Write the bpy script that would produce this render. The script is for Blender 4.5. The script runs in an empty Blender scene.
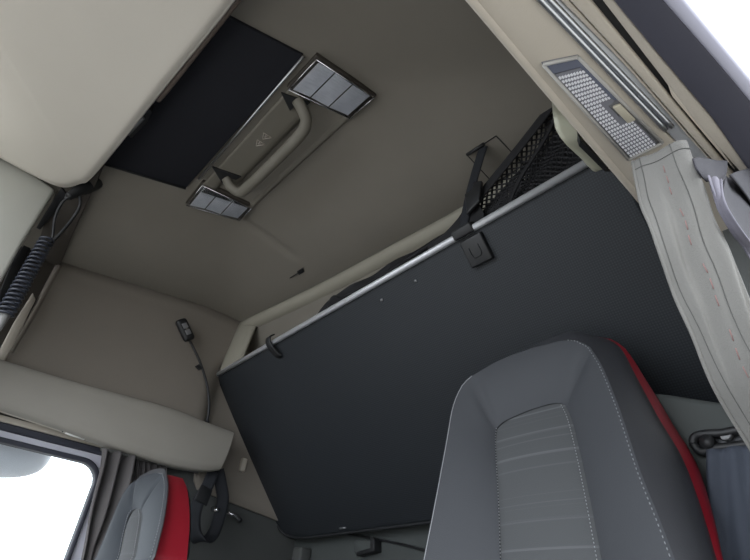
import bpy, bmesh, math, random
from mathutils import Vector, Matrix
random.seed(4)
scn = bpy.context.scene
C = bpy.context.collection

# ------------------------------------------------------------------ camera
CAM = Vector((1.25, 0.0, 0.80))
FOC = 525.0
XV = Vector((0.65668283, -0.38161945, -0.65048771))   # cab axes seen in camera axes (right, down, forward)
YV = Vector((0.74958411, 0.42521335, 0.5072645))
ZV = Vector((0.08301405, -0.82070713, 0.56528618))

def ray(px, py):
    v = Vector(((px - 375) / FOC, (py - 280) / FOC, 1.0))
    return Vector((XV.dot(v), YV.dot(v), ZV.dot(v)))

def at(px, py, X=None, Y=None, Z=None):
    d = ray(px, py)
    if X is not None: t = (X - CAM.x) / d.x
    elif Y is not None: t = (Y - CAM.y) / d.y
    else: t = (Z - CAM.z) / d.z
    return CAM + d * t

def onplane(px, py, p0, n):
    d = ray(px, py)
    return CAM + d * ((p0 - CAM).dot(n) / d.dot(n))

cd = bpy.data.cameras.new('camera')
cam = bpy.data.objects.new('camera', cd); C.objects.link(cam)
cd.sensor_width = 36.0; cd.lens = FOC / 750 * 36; cd.clip_start = 0.02
right = Vector((XV.x, YV.x, ZV.x)); up = -Vector((XV.y, YV.y, ZV.y)); back = -Vector((XV.z, YV.z, ZV.z))
M = Matrix((right, up, back)).transposed().to_4x4(); M.translation = CAM
cam.matrix_world = M
scn.camera = cam

# ------------------------------------------------------------------ materials
def lin(c):
    return tuple(((v / 255) / 12.92 if v / 255 < .04045 else ((v / 255 + .055) / 1.055) ** 2.4) for v in c) + (1,)

def mat(name, col, rough=.6, metal=0., bump=0., scale=300., vary=.06, vscale=6., kind='noise', spec=.5):
    m = bpy.data.materials.new(name); m.use_nodes = True
    nt = m.node_tree; b = nt.nodes['Principled BSDF']
    b.inputs['Roughness'].default_value = rough; b.inputs['Metallic'].default_value = metal
    b.inputs['Specular IOR Level'].default_value = spec
    tc = nt.nodes.new('ShaderNodeTexCoord')
    n = nt.nodes.new('ShaderNodeTexNoise'); n.inputs['Scale'].default_value = vscale; n.inputs['Detail'].default_value = 4
    nt.links.new(tc.outputs['Object'], n.inputs['Vector'])
    r = nt.nodes.new('ShaderNodeMix'); r.data_type = 'RGBA'
    c = lin(col)
    r.inputs['A'].default_value = tuple(v * (1 - vary) for v in c[:3]) + (1,)
    r.inputs['B'].default_value = tuple(min(1, v * (1 + vary)) for v in c[:3]) + (1,)
    nt.links.new(n.outputs['Fac'], r.inputs['Factor']); nt.links.new(r.outputs['Result'], b.inputs['Base Color'])
    if bump > 0:
        if kind == 'noise':
            t = nt.nodes.new('ShaderNodeTexNoise'); t.inputs['Scale'].default_value = scale; out = t.outputs['Fac']
        else:
            t = nt.nodes.new('ShaderNodeTexVoronoi'); t.inputs['Scale'].default_value = scale; out = t.outputs['Distance']
            t.inputs['Randomness'].default_value = .15
        nt.links.new(tc.outputs['Object'], t.inputs['Vector'])
        bp = nt.nodes.new('ShaderNodeBump'); bp.inputs['Strength'].default_value = bump; bp.inputs['Distance'].default_value = .002
        nt.links.new(out, bp.inputs['Height']); nt.links.new(bp.outputs['Normal'], b.inputs['Normal'])
    return m

HEAD = mat('headliner_fabric', (127, 122, 113), .9, bump=.25, scale=500)
TRIMD = mat('beige_grey_trim', (145, 141, 133), .65, bump=.12, scale=400)
TRIMB = mat('beige_trim', (192, 184, 171), .6, bump=.12, scale=400)
WALLF = mat('side_wall_fabric', (128, 121, 112), .9, bump=.25, scale=500)
SHELF = mat('pale_panel', (224, 218, 207), .55, bump=.1, scale=400, vary=.03)
GREYW = mat('grey_wall_trim', (74, 76, 75), .75, bump=.2, scale=400)
GREENG = mat('grey_green_trim', (68, 72, 71), .7, bump=.2, scale=400)
BLACK = mat('black_plastic', (30, 31, 33), .5)
BLIND = mat('black_blind', (38, 39, 45), .75, spec=.25)
DARKP = mat('dark_brown_plastic', (66, 61, 55), .6)
BUNKM = mat('bunk_board_vinyl', (35, 38, 42), .62, spec=.35)
BINDM = mat('binding', (28, 30, 33), .7)
ALU = mat('aluminium', (205, 208, 212), .33, metal=1., vary=.03, vscale=40)
CHROME = mat('chrome', (225, 225, 228), .15, metal=1., vary=.02)
RAILM = mat('brushed_rail', (206, 208, 212), .42, metal=.45, vary=.03, vscale=40)
REFL = mat('reflector_silver', (232, 233, 236), .35, metal=.15, vary=.25, vscale=22)
STEELG = mat('grey_rail', (140, 141, 143), .35, metal=.6)
NETM = mat('net_cord', (24, 24, 27), .8)
WEB = mat('belt_webbing', (26, 29, 35), .8, bump=.5, scale=900)
BELTG = mat('seat_belt_webbing', (66, 72, 84), .75, bump=.5, scale=900)
LEATH = mat('grey_leather', (63, 65, 69), .62, bump=.18, scale=350, vary=.04, spec=.3)
LEATHD = mat('dark_leather', (58, 59, 63), .42, bump=.18, scale=350, vary=.04)
RED = mat('red_leather', (132, 15, 32), .5, bump=.15, scale=350)
THREAD = mat('pale_thread', (140, 142, 145), .7)
CURT = mat('beige_curtain', (107, 106, 103), .9, bump=.3, scale=700, vary=.05)
CURTL = mat('grey_curtain_lining', (40, 39, 45), .85, bump=.3, scale=700)
CURTSUN = mat('sunlit_lining', (100, 98, 108), .85, bump=.2, scale=700)  # paler copy of the lining, sunlight put into its colour
CURTD = mat('dark_curtain', (84, 81, 81), .9, bump=.3, scale=700)
HEM = mat('hem_seam', (74, 74, 72), .9)
REDT = mat('pink_thread', (124, 98, 96), .9)
SEAL = mat('dark_rubber', (48, 50, 60), .6)
SEALG = mat('painted_frame', (150, 150, 164), .4)
LAMPF = mat('lamp_housing_grey', (120, 120, 122), .4)
SWITCH = mat('switch_beige', (186, 180, 162), .5)
ICON = mat('icon_print', (205, 196, 186), .6)
FLOORM = mat('floor_rubber', (60, 60, 60), .8, bump=.2, scale=120)
MIRR = mat('mirror_shell', (186, 188, 194), .4)
GROUND = mat('yard_concrete', (150, 148, 144), .9, bump=.2, scale=20)

def glass_mat(name, col=(1, 1, 1, 1), rough=.02, ior=1.45, trans=True):
    m = bpy.data.materials.new(name); m.use_nodes = True; nt = m.node_tree
    nt.nodes.remove(nt.nodes['Principled BSDF'])
    g = nt.nodes.new('ShaderNodeBsdfGlossy'); g.inputs['Roughness'].default_value = rough
    t = nt.nodes.new('ShaderNodeBsdfTransparent'); t.inputs['Color'].default_value = col
    mx = nt.nodes.new('ShaderNodeMixShader'); fr = nt.nodes.new('ShaderNodeFresnel'); fr.inputs['IOR'].default_value = ior
    nt.links.new(fr.outputs['Fac'], mx.inputs['Fac']); nt.links.new(t.outputs['BSDF'], mx.inputs[1]); nt.links.new(g.outputs['BSDF'], mx.inputs[2])
    nt.links.new(mx.outputs['Shader'], nt.nodes['Material Output'].inputs['Surface'])
    return m
GLASS = glass_mat('window_glass', (.95, .97, .97, 1))
LENS = glass_mat('clear_lens', (.94, .95, .97, 1), .2, 1.18)

# seat insert: grey woven cloth with thin pale lines across it
def insert_mat():
    m = mat('insert_cloth', (72, 74, 76), .85, bump=.35, scale=600)
    nt = m.node_tree; b = nt.nodes['Principled BSDF']
    tc = nt.nodes.new('ShaderNodeTexCoord'); sp = nt.nodes.new('ShaderNodeSeparateXYZ'); nt.links.new(tc.outputs['Object'], sp.inputs[0])
    cb = nt.nodes.new('ShaderNodeCombineXYZ'); nt.links.new(sp.outputs['Z'], cb.inputs['Z'])
    n = nt.nodes.new('ShaderNodeTexNoise'); n.inputs['Scale'].default_value = 95; n.inputs['Detail'].default_value = 3
    nt.links.new(cb.outputs[0], n.inputs['Vector'])
    cr = nt.nodes.new('ShaderNodeValToRGB'); cr.color_ramp.elements[0].position = .55; cr.color_ramp.elements[1].position = .66
    nt.links.new(n.outputs['Fac'], cr.inputs['Fac'])
    old = b.inputs['Base Color'].links[0].from_socket
    mx = nt.nodes.new('ShaderNodeMix'); mx.data_type = 'RGBA'; mx.inputs['B'].default_value = lin((92, 94, 97))
    nt.links.new(cr.outputs['Color'], mx.inputs['Factor']); nt.links.new(old, mx.inputs['A']); nt.links.new(mx.outputs['Result'], b.inputs['Base Color'])
    return m
INSERT = insert_mat()
def dots():
    nt = BUNKM.node_tree; b = nt.nodes['Principled BSDF']
    tc = nt.nodes.new('ShaderNodeTexCoord'); mp = nt.nodes.new('ShaderNodeMapping'); mp.inputs['Rotation'].default_value = (math.atan2(.625, .52), 0, 0)
    nt.links.new(tc.outputs['Object'], mp.inputs['Vector'])
    v = nt.nodes.new('ShaderNodeTexVoronoi'); v.voronoi_dimensions = '2D'; v.inputs['Scale'].default_value = 150; v.inputs['Randomness'].default_value = .0
    nt.links.new(mp.outputs['Vector'], v.inputs['Vector'])
    cr = nt.nodes.new('ShaderNodeValToRGB'); cr.color_ramp.elements[0].position = .15; cr.color_ramp.elements[1].position = .5
    cr.color_ramp.elements[0].color = (1, 1, 1, 1); cr.color_ramp.elements[1].color = (0, 0, 0, 1)
    nt.links.new(v.outputs['Distance'], cr.inputs['Fac'])
    mx = nt.nodes.new('ShaderNodeMix'); mx.data_type = 'RGBA'; mx.inputs['B'].default_value = lin((50, 54, 58))
    old = b.inputs['Base Color'].links[0].from_socket
    nt.links.new(cr.outputs['Color'], mx.inputs['Factor']); nt.links.new(old, mx.inputs['A']); nt.links.new(mx.outputs['Result'], b.inputs['Base Color'])
    bp = nt.nodes.new('ShaderNodeBump'); bp.inputs['Strength'].default_value = .25; bp.inputs['Distance'].default_value = .001
    nt.links.new(cr.outputs['Color'], bp.inputs['Height']); nt.links.new(bp.outputs['Normal'], b.inputs['Normal'])
dots()

# ------------------------------------------------------------------ builders
ORG = {}
def link(name, verts, faces, m, parent=None, smooth=True):
    c = Vector((0, 0, 0))
    for v in verts: c += Vector(v)
    c /= len(verts)
    me = bpy.data.meshes.new(name)
    me.from_pydata([tuple(Vector(v) - c) for v in verts], [], faces)
    bm = bmesh.new(); bm.from_mesh(me); bmesh.ops.recalc_face_normals(bm, faces=bm.faces); bm.to_mesh(me); bm.free()
    me.materials.append(m)
    if smooth:
        for p in me.polygons: p.use_smooth = True
    o = bpy.data.objects.new(name, me); C.objects.link(o)
    ORG[o.name] = c.copy()
    if parent:
        o.parent = parent; o.location = c - ORG[parent.name]
    else: o.location = c
    return o

def tag(o, label=None, cat=None, group=None, kind=None):
    if label: o['label'] = label
    if cat: o['category'] = cat
    if group: o['group'] = group
    if kind: o['kind'] = kind
    return o

def thing(name, loc, label, cat, group=None):
    o = bpy.data.objects.new(name, None); C.objects.link(o); o.location = loc
    o.empty_display_size = .05
    ORG[o.name] = Vector(loc)
    return tag(o, label, cat, group)

def struct(o): o['kind'] = 'structure'; return o

def crom(pts, n=8, closed=False):
    P = [Vector(p) for p in pts]; out = []
    k = len(P); rng = k if closed else k - 1
    for i in range(rng):
        p1 = P[i]; p2 = P[(i + 1) % k]
        p0 = P[i - 1] if (i > 0 or closed) else p1 * 2 - p2
        p3 = P[(i + 2) % k] if (i + 2 < k or closed) else p2 * 2 - p1
        for j in range(n):
            t = j / n
            out.append(.5 * ((2 * p1) + (p2 - p0) * t + (2 * p0 - 5 * p1 + 4 * p2 - p3) * t * t + (3 * p1 - p0 - 3 * p2 + p3) * t ** 3))
    if not closed: out.append(P[-1])
    return out

def resample(pts, n):
    P = [Vector(p) for p in pts]; L = [0]
    for a, b in zip(P, P[1:]): L.append(L[-1] + (b - a).length)
    out = []; j = 0
    for i in range(n):
        s = L[-1] * i / (n - 1)
        while j < len(P) - 2 and L[j + 1] < s: j += 1
        d = L[j + 1] - L[j]
        out.append(P[j].lerp(P[j + 1], 0 if d == 0 else (s - L[j]) / d))
    return out

def grid_faces(nr, nc, off=0, close=False):
    f = []
    for i in range(nr - 1):
        for j in range(nc - 1 + (1 if close else 0)):
            a = i * nc + j; b = i * nc + (j + 1) % nc
            f.append((off + a, off + b, off + b + nc, off + a + nc))
    return f

def surf(name, rows, m, parent=None, thick=0., smooth=True, offset=1.):
    nr = len(rows); nc = len(rows[0])
    o = link(name, [p for r in rows for p in r], grid_faces(nr, nc), m, parent, smooth)
    if thick:
        s = o.modifiers.new('solid', 'SOLIDIFY'); s.thickness = thick; s.offset = offset
    return o

def tube_geo(path, r, seg=10, flat=1., side=None, caps=True):
    P = [Vector(p) for p in path]; V = []; F = []
    n = len(P)
    nrm = None
    for i, p in enumerate(P):
        t = (P[min(i + 1, n - 1)] - P[max(i - 1, 0)]).normalized()
        if nrm is None:
            a = Vector(side) if side else (Vector((0, 0, 1)) if abs(t.z) < .9 else Vector((1, 0, 0)))
            nrm = (a - t * a.dot(t)).normalized()
        else: nrm = (nrm - t * nrm.dot(t)).normalized()
        b = t.cross(nrm)
        rr = r(i / (n - 1)) if callable(r) else r
        for k in range(seg):
            a = 2 * math.pi * k / seg
            V.append(p + nrm * math.cos(a) * rr * flat + b * math.sin(a) * rr)
    for i in range(n - 1):
        for k in range(seg):
            a = i * seg + k; b2 = i * seg + (k + 1) % seg
            F.append((a, b2, b2 + seg, a + seg))
    if caps: F.append(tuple(range(seg))[::-1]); F.append(tuple((n - 1) * seg + k for k in range(seg)))
    return V, F

def tube(name, path, r, m, parent=None, seg=10, flat=1., side=None):
    V, F = tube_geo(path, r, seg, flat, side)
    return link(name, V, F, m, parent)

def box_geo(c, ax, half):
    c = Vector(c); V = []
    for i in (-1, 1):
        for j in (-1, 1):
            for k in (-1, 1):
                V.append(c + ax[0] * half[0] * i + ax[1] * half[1] * j + ax[2] * half[2] * k)
    F = [(0, 1, 3, 2), (4, 6, 7, 5), (0, 4, 5, 1), (2, 3, 7, 6), (0, 2, 6, 4), (1, 5, 7, 3)]
    return V, F

WAX = (Vector((1, 0, 0)), Vector((0, 1, 0)), Vector((0, 0, 1)))
def bev(o, w, seg=3):
    b = o.modifiers.new('bevel', 'BEVEL'); b.width = w; b.segments = seg; b.limit_method = 'ANGLE'; b.angle_limit = .6
    return o
def box(name, c, half, m, parent=None, ax=WAX, bevel=0.):
    V, F = box_geo(c, ax, half)
    o = link(name, V, F, m, parent, smooth=bevel > 0)
    if bevel: bev(o, bevel)
    return o
def slab(name, lo, hi, m, parent=None, bevel=0.):
    lo = Vector(lo); hi = Vector(hi)
    return box(name, (lo + hi) / 2, (hi - lo) / 2, m, parent, bevel=bevel)

def prism(name, poly, ext, m, parent=None, bevel=0., smooth=False):
    """polygon (3-D points) extruded by a vector"""
    n = len(poly); ext = Vector(ext)
    V = [Vector(p) for p in poly] + [Vector(p) + ext for p in poly]
    F = [tuple(range(n)), tuple(range(2 * n - 1, n - 1, -1))] + [(i, (i + 1) % n, n + (i + 1) % n, n + i) for i in range(n)]
    o = link(name, V, F, m, parent, smooth or bevel > 0)
    if bevel: bev(o, bevel, 2)
    return o

def merge(name, geos, m, parent=None, smooth=True):
    V = []; F = []
    for v, f in geos:
        k = len(V); V += list(v); F += [tuple(i + k for i in q) for q in f]
    return link(name, V, F, m, parent, smooth)

def sm(t): t = max(0, min(1, t)); return t * t * (3 - 2 * t)
def interp(tab, x):
    if x <= tab[0][0]: return tab[0][1]
    for (a, b), (c, d) in zip(tab, tab[1:]):
        if x <= c: return b + (d - b) * (x - a) / (c - a)
    return tab[-1][1]

# ------------------------------------------------------------------ ceiling
REAR = [(p.x, p.y) for p in crom([(-1.1, .93, 0), (-1.04, .945, 0), (-.466, 1.014, 0), (.036, 1.05, 0), (.323, 1.07, 0), (.6, 1.06, 0), (.85, 1.01, 0), (1.06, .93, 0)], 10)]
def yrear(x): return interp(REAR, x)
def hz(x, y):
    ax = abs(x + .02)
    ds = (.2 - .11 * max(0, min(1, (y - .1) / .85))) * sm((ax - .42) / .62) ** 1.2
    dr = .115 * sm((y - .50) / .58)
    z = 2.2 - (ds ** 3 + dr ** 3) ** (1 / 3)
    # shallow pressed groove running back from the lamp console
    g = math.exp(-((x + .44 - .12 * (y - .6)) / .018) ** 2) * sm((y - .56) / .06) * (1 - sm((y - .80) / .1))
    return z + .014 * g
def onceil(px, py, drop=0.):
    d = ray(px, py); lo = .2; hi = 6.
    for _ in range(60):
        t = (lo + hi) / 2; p = CAM + d * t
        if p.z > hz(p.x, p.y) - drop: hi = t
        else: lo = t
    return CAM + d * lo

rows = []
for j in range(71):
    row = []
    for i in range(121):
        x = -1.035 + 2.10 * i / 120
        y = -1.0 + (yrear(x) + 1.0) * j / 70 if j < 20 else None
        yr = yrear(x); y = -.9 + (yr + .9) * j / 70
        row.append((x, y, hz(x, y)))
    rows.append(row)
struct(surf('ceiling', rows, HEAD))
# outer roof skin and rear roof behind the headliner edge
struct(slab('ceiling', (-1.2, -1.0, 2.26), (1.105, 1.55, 2.30), GREYW))
rows = [[(-1.06 + 2.12 * i / 40, (yrear(-1.06 + 2.12 * i / 40) + .02) * (1 - t) + 1.24 * t, 2.06 - .42 * t) for i in range(41)] for t in [k / 12 for k in range(13)]]
struct(surf('ceiling', rows, HEAD))

# rear headliner trim band with its corner post on the far side
O = [at(221, 372, X=-1.035), at(231, 347, X=-1.035)] + [Vector((-1.035, .945, 2.078))] + [Vector((x, yrear(x), 2.086)) for x in [-.95 + .1 * k for k in range(20)]] + [Vector((1.04, .94, 2.078))]
rowsA = crom(O[:3], 6)[:-1] + crom(O[2:], 4)
inner = []
for p in rowsA:
    if p.z < 2.075 and p.x < -1: inner.append(Vector((p.x + .105, p.y + .045, p.z - .005)))
    else: inner.append(Vector((max(-.93, p.x), p.y + .045, p.z - .035)))
band = []
for s in range(6):
    t = s / 5
    band.append([a.lerp(b, t) + Vector((0, -.012 * math.sin(math.pi * t), -.01 * math.sin(math.pi * t))) for a, b in zip(rowsA, inner)])
struct(surf('trim_1', band, mat('rear_trim_beige', (154, 150, 137), .65, bump=.12, scale=400), thick=.012, offset=-1))

# ------------------------------------------------------------------ walls, floor
struct(slab('floor', (-1.15, -1.0, -.05), (1.15, 1.5, 0), FLOORM))
struct(slab('wall_back', (-1.2, 1.50, 0), (1.2, 1.56, 2.28), GREENG))
wl = []
for k in range(17):
    z0 = 1.40 + .0 * k
    row = []
    for i in range(61):
        y = .085 + (1.50 - .085) * i / 60
        zt = hz(-1.035, min(y, .95)) + .004
        zb = 1.40 + (1.278 - .12 * (y - .93) - 1.40) * sm((y - .90) / .05)
        z = zb + (zt - zb) * k / 16
        x = -1.03 - .02 * math.sin(math.pi * k / 16) - .012 * sm((k - 13) / 2)
        x -= .05 * sm((y - .86) / .08) * (1 - sm((z - 1.78) / .12))
        row.append((x, y, z))
    wl.append(row)
struct(surf('wall_left', wl, WALLF, thick=.015, offset=-1))
struct(slab('wall_left', (-1.2, -1.0, 1.36), (-1.10, 1.5, 2.28), DARKP))       # outer skin of the upper far wall
struct(slab('wall_left', (-1.2, .80, 0), (-1.088, 1.5, 1.36), GREYW))          # far wall behind the door
# dark tube standing in for the shadow gap between headliner and far wall
cord = [(-1.033, y, hz(-1.035, y) - .001) for y in [.09 + .855 * k / 30 for k in range(31)]]
struct(tube('trim_3', cord, .004, DARKP, seg=6))
struct(slab('wall_right', (1.075, -1.0, 1.48), (1.105, 1.5, 2.28), DARKP))
struct(slab('wall_right', (1.10, .80, 0), (1.2, 1.5, 1.44), GREYW))
struct(slab('wall_right', (1.10, -1.0, -.05), (1.2, 1.5, .02), GREYW))

# far front pillar: brown lining with a black slot
p = [at(59, 266, X=-1.04), at(8, 356, X=-1.04), at(-40, 440, X=-1.04), at(-90, 440, X=-1.04), at(-40, 270, X=-1.04), at(50, 150, X=-1.04), at(108, 168, X=-1.04), at(75, 232, X=-1.04)]
struct(prism('trim_4', p, (-.03, 0, 0), DARKP, bevel=.004))
e = [at(60, 264, X=-1.03), at(34, 312, X=-1.03), at(10, 352, X=-1.03)]
struct(tube('trim_5', crom(e, 8), .010, WALLF, seg=8))
p = [at(62, 190, X=-1.02), at(68, 196, X=-1.02), at(44, 222, X=-1.02), at(12, 285, X=-1.02), at(2, 320, X=-1.02), at(-12, 320, X=-1.02), at(12, 262, X=-1.02)]
struct(prism('trim_6', p, (-.03, 0, 0), BLACK, bevel=.003))
p = [at(33, 292, X=-1.02), at(36, 299, X=-1.02), at(14, 345, X=-1.02), at(-6, 380, X=-1.02), at(-14, 376, X=-1.02), at(14, 322, X=-1.02)]
struct(prism('trim_7', p, (-.015, 0, 0), TRIMB, bevel=.006))

struct(prism('trim_18', [onceil(*p, .024) for p in ((104, 166), (72, 236), (59, 268), (30, 268), (44, 225), (58, 186), (80, 180))], (0, 0, .012), DARKP, bevel=.003))
struct(prism('trim_19', [onceil(*p, .034) for p in ((61, 188), (67, 195), (52, 216), (40, 230), (36, 228), (50, 205))], (0, 0, .008), BLACK, bevel=.002))

# ------------------------------------------------------------------ roof hatch blind + lamp console
t = thing('roof_hatch', (-.08, .17, 2.19), 'black roof hatch blind with a silver rear edge, set in the headliner', 'roof hatch')
q = [at(103, 163, Z=2.188), at(186, 188, Z=2.188), at(303, 56, Z=2.188), at(232, 19, Z=2.188)]
q = [q[0] + (q[0] - q[1]) * .8, q[1], q[2], q[3] + (q[3] - q[2]) * 1.2]
prism('blind', q, (0, 0, .03), BLIND, t, bevel=.003)
tag(tube('edge_strip', [at(199, 179, Z=2.183), at(303, 57, Z=2.183)], .0045, ALU, t, seg=8), 'silver strip')
tube('side_seal', [q[0] + Vector((0, 0, -.003)), q[1] + Vector((0, 0, -.003))], .005, BINDM, t, seg=8)

t = thing('lamp_console', (-.06, .46, 2.17), 'grey ceiling console with grab handle and a clear lamp at each end', 'ceiling console')
ZC = 2.186
A = at(289, 88, Z=ZC); B = at(350, 118, Z=ZC); D = at(203, 184, Z=ZC); E_ = at(252, 208, Z=ZC)
def bil(u, v, dz=0.): return (A.lerp(D, u)).lerp(B.lerp(E_, u), v) + Vector((0, 0, dz))
rows = []
for i in range(41):
    u = i / 40; row = []
    for j in range(21):
        v = j / 20
        dip = .05 * sm((v - .42) / .1) * (1 - sm((v - .9) / .08)) * sm((u + .02) / .07) * (1 - sm((u - .95) / .07))
        pocket = .03 * (1 - sm((abs(u - .02) - .04) / .05)) * sm((v - .2) / .1) * (1 - sm((v - .5) / .1))
        pocket += .03 * (1 - sm((abs(u - .94) - .04) / .05)) * sm((v - .2) / .1) * (1 - sm((v - .5) / .1))
        row.append(bil(u, v, dip * .6 + pocket))
    rows.append(row)
surf('tray', rows, mat('console_grey', (112, 108, 98), .55, bump=.1), t, thick=.006, offset=-1)
hp = [at(297, 100, Z=2.18), at(303, 111, Z=2.155), at(306, 122, Z=2.14), at(300, 135, Z=2.135), at(272, 164, Z=2.135), at(250, 185, Z=2.135), at(240, 192, Z=2.14), at(231, 187, Z=2.155), at(226, 178, Z=2.18)]
tube('grab_handle', crom(hp, 8), .020, mat('handle_grey', (116, 112, 102), .5), t, seg=14, flat=.8)
for pq in (((281, 93), (310, 103), (305, 107), (297, 104), (290, 111)), ((212, 167), (241, 177), (236, 180), (229, 178), (222, 183))):
    prism('pocket_shade', [at(*s_, Z=ZC - .011) for s_ in pq], (0, 0, .006), BLACK, t)  # flat black patches paint the shade of the recesses behind the handle ends
def lamp(pix):
    qd = [at(*s, Z=ZC - .004) for s in pix]
    def bl(u, v, dz=0.): return (qd[0].lerp(qd[1], u)).lerp(qd[3].lerp(qd[2], u), v) + Vector((0, 0, dz))
    hs = prism('lamp_housing', [bl(-.03, -.03, .004), bl(1.03, -.03, .004), bl(1.03, 1.03, .004), bl(-.03, 1.03, .004)], (0, 0, .03), DARKP, t, bevel=.002)
    # ridged reflectors under the clear cover, tilted to each other
    for v0, v1, tl in ((.05, .32, 1), (.34, .62, -1), (.64, .95, 1)):
        rr = [[bl(.04 + .92 * i / 24, v0 + (v1 - v0) * k / 8, -.0045 + tl * .004 * (k / 8 - .5) + (.0007 if i % 2 else 0)) for k in range(9)] for i in range(25)]
        surf('reflector', rr, REFL, hs, smooth=False)
    prism('lens', [bl(0, 0, -.010), bl(1, 0, -.010), bl(1, 1, -.010), bl(0, 1, -.010)], (0, 0, .004), LENS, hs, bevel=.001)
    fr = [bl(0, 0, -.008), bl(1, 0, -.008), bl(1, 1, -.008), bl(0, 1, -.008), bl(0, 0, -.008)]
    merge('lens_rim', [tube_geo([a, b], .0022, 6) for a, b in zip(fr, fr[1:])], CHROME, hs)
lamp([(317, 58), (289, 88), (350, 117), (374, 96)])
lamp([(203, 184), (187, 204), (240, 219), (252, 207)])
# printed warning symbols: two little triangles with marks
geos = []
for uc in (.44, .37):
    c0 = bil(uc, .235, -.0075)
    ex = (bil(.5, .2) - bil(.4, .2)).normalized(); ey = (bil(.4, .3) - bil(.4, .2)).normalized()
    tri = [c0 + ex * .018 * math.cos(a) + ey * .018 * math.sin(a) for a in (math.pi / 2 + .4, math.pi / 2 + .4 + 2.094, math.pi / 2 + .4 + 4.189)]
    for a, b in ((0, 1), (1, 2), (2, 0)): geos.append(tube_geo([tri[a], tri[b]], .0011, 5))
    for k in range(3): geos.append(tube_geo([c0 + ex * (.004 * (k - 1)) - ey * .004, c0 + ex * (.004 * (k - 1) + .002) + ey * .005], .0009, 5))
merge('warning_symbols', geos, ICON, t)

# ------------------------------------------------------------------ front overhead compartment
t = thing('overhead_compartment', (-.1, -.4, 2.10), 'large pale beige overhead compartment above the windscreen, at the upper left', 'overhead compartment')
ed = [at(240, -7, Z=2.10) + Vector((.62, .02, 0)), at(240, -7, Z=2.10), at(165, 87, Z=2.10), at(95, 174, Z=2.10), at(80, 184, Z=2.10), at(60, 187, Z=2.10), at(30, 174, Z=2.10), at(0, 158, Z=2.10), at(-60, 128, Z=2.10), at(-150, 80, Z=2.10)]
ed = crom(ed, 6)
ctr = Vector((.5, -.75, 2.02))
rows = [[p + Vector((0, -.004, .088)) for p in ed], [p + Vector((0, .005, .02)) for p in ed]]
for k in range(0, 24):
    s = (k / 23) ** 2
    rows.append([Vector((p.x + (ctr.x - p.x) * s, p.y + (ctr.y - p.y) * s, 2.10 - .07 * sm(s * 1.2) - .012 * sm(s * 45))) for p in ed])
surf('underside', rows, SHELF, t)
rim = [at(242, -6, Z=2.125), at(165, 92, Z=2.125), at(158, 100, Z=2.125)]
tube('edge_trim', rim, .009, mat('trim_brown', (120, 108, 100), .6), t, seg=8)
p2 = [at(56, 189, X=-.70), at(44, 208, X=-.70), at(22, 244, X=-.70), at(0, 284, X=-.70), at(-40, 355, X=-.70), at(-220, 355, X=-.70), at(-220, 100, X=-.70), at(0, 150, X=-.70)]
tag(prism('end_panel', p2, (-.05, 0, 0), mat('end_panel_grey', (190, 190, 182), .6, bump=.1, scale=400, vary=.03), t, bevel=.012), 'pale grey end panel')
lt = prism('latch', [at(131, 139, Z=2.13), at(125, 132, Z=2.13), at(145, 108, Z=2.13), at(152, 112, Z=2.13), at(146, 124, Z=2.13)], (0, 0, .03), BLACK, t, bevel=.004)
merge('latch_pin', [tube_geo([at(128, 134, Z=2.12), at(143, 118, Z=2.12)], .006, 8)], STEELG, lt)

# black holder with cable loop and coiled cord at the far front pillar
t = thing('coiled_cord', at(30, 275, X=-.70), 'black coiled spring cord with a looped lead, hanging in the far front corner', 'cord')
ax0 = at(48, 238, X=-.70); ax1 = at(4, 316, X=-.70)
d = (ax1 - ax0); L = d.length; d.normalize()
n1 = d.orthogonal().normalized(); n2 = d.cross(n1)
turns = 19; pts = []
for k in range(turns * 14 + 1):
    a = 2 * math.pi * k / 14; s = k / (turns * 14)
    rr = .021 + .004 * s
    pts.append(ax0 + d * L * s + (n1 * math.cos(a) + n2 * math.sin(a)) * rr)
tube('coil', pts, .0045, mat('cord_black', (52, 56, 66), .35), t, seg=7)
tag(tube('plug', [ax1 - d * .01, ax1 + d * .05], lambda s: .017 - .004 * s, mat('plug_grey', (150, 150, 148), .5), t, seg=12), 'grey end plug')
lp = [at(46, 242, X=-.70), at(52, 240, X=-.70), at(55, 218, X=-.69), at(62, 203, X=-.67), at(70, 196, X=-.64), at(74, 190, X=-.64)]
tube('lead', crom(lp, 8), .005, BLACK, t, seg=8)
lp = [at(46, 246, X=-.70), at(58, 236, X=-.69), at(73, 218, X=-.67), at(80, 205, X=-.64), at(79, 195, X=-.64), at(74, 188, X=-.64)]
tube('lead', crom(lp, 8), .006, BLACK, t, seg=8)
t = thing('cord_holder', at(86, 182, X=-.64), 'black moulded cord holder under the rear corner of the overhead compartment', 'holder')
hp = [at(68, 197, X=-.64), at(80, 190, X=-.64), at(95, 182, X=-.64), at(102, 174, X=-.64), at(101, 166, X=-.64)]
tube('body', crom(hp, 8), lambda s: .014 + .016 * math.sin(math.pi * min(1, s * 1.05) ** 1.2), BLACK, t, seg=12)
tube('clip', crom([at(66, 198, X=-.67), at(73, 192, X=-.69), at(82, 188, X=-.69)], 6), .006, STEELG, t, seg=8)

# ------------------------------------------------------------------ far side shelf panel over the window
t = thing('side_shelf', (-1.0, .45, 1.36), 'pale beige side shelf panel running above the far side window', 'shelf')
top = [at(-60, 340, X=-.95), at(0, 360, X=-.95), at(80, 384, X=-.95), at(165, 407, X=-.95), at(205, 422, X=-.95), at(234, 433, X=-.95)]
bot = [at(-60, 386, X=-.96), at(0, 405, X=-.96), at(60, 425, X=-.96), at(130, 450, X=-.955), at(180, 465, X=-.95), at(222, 471, X=-.95)]
T = resample(crom(top, 6), 40); Bt = resample(crom(bot, 6), 40)
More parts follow.
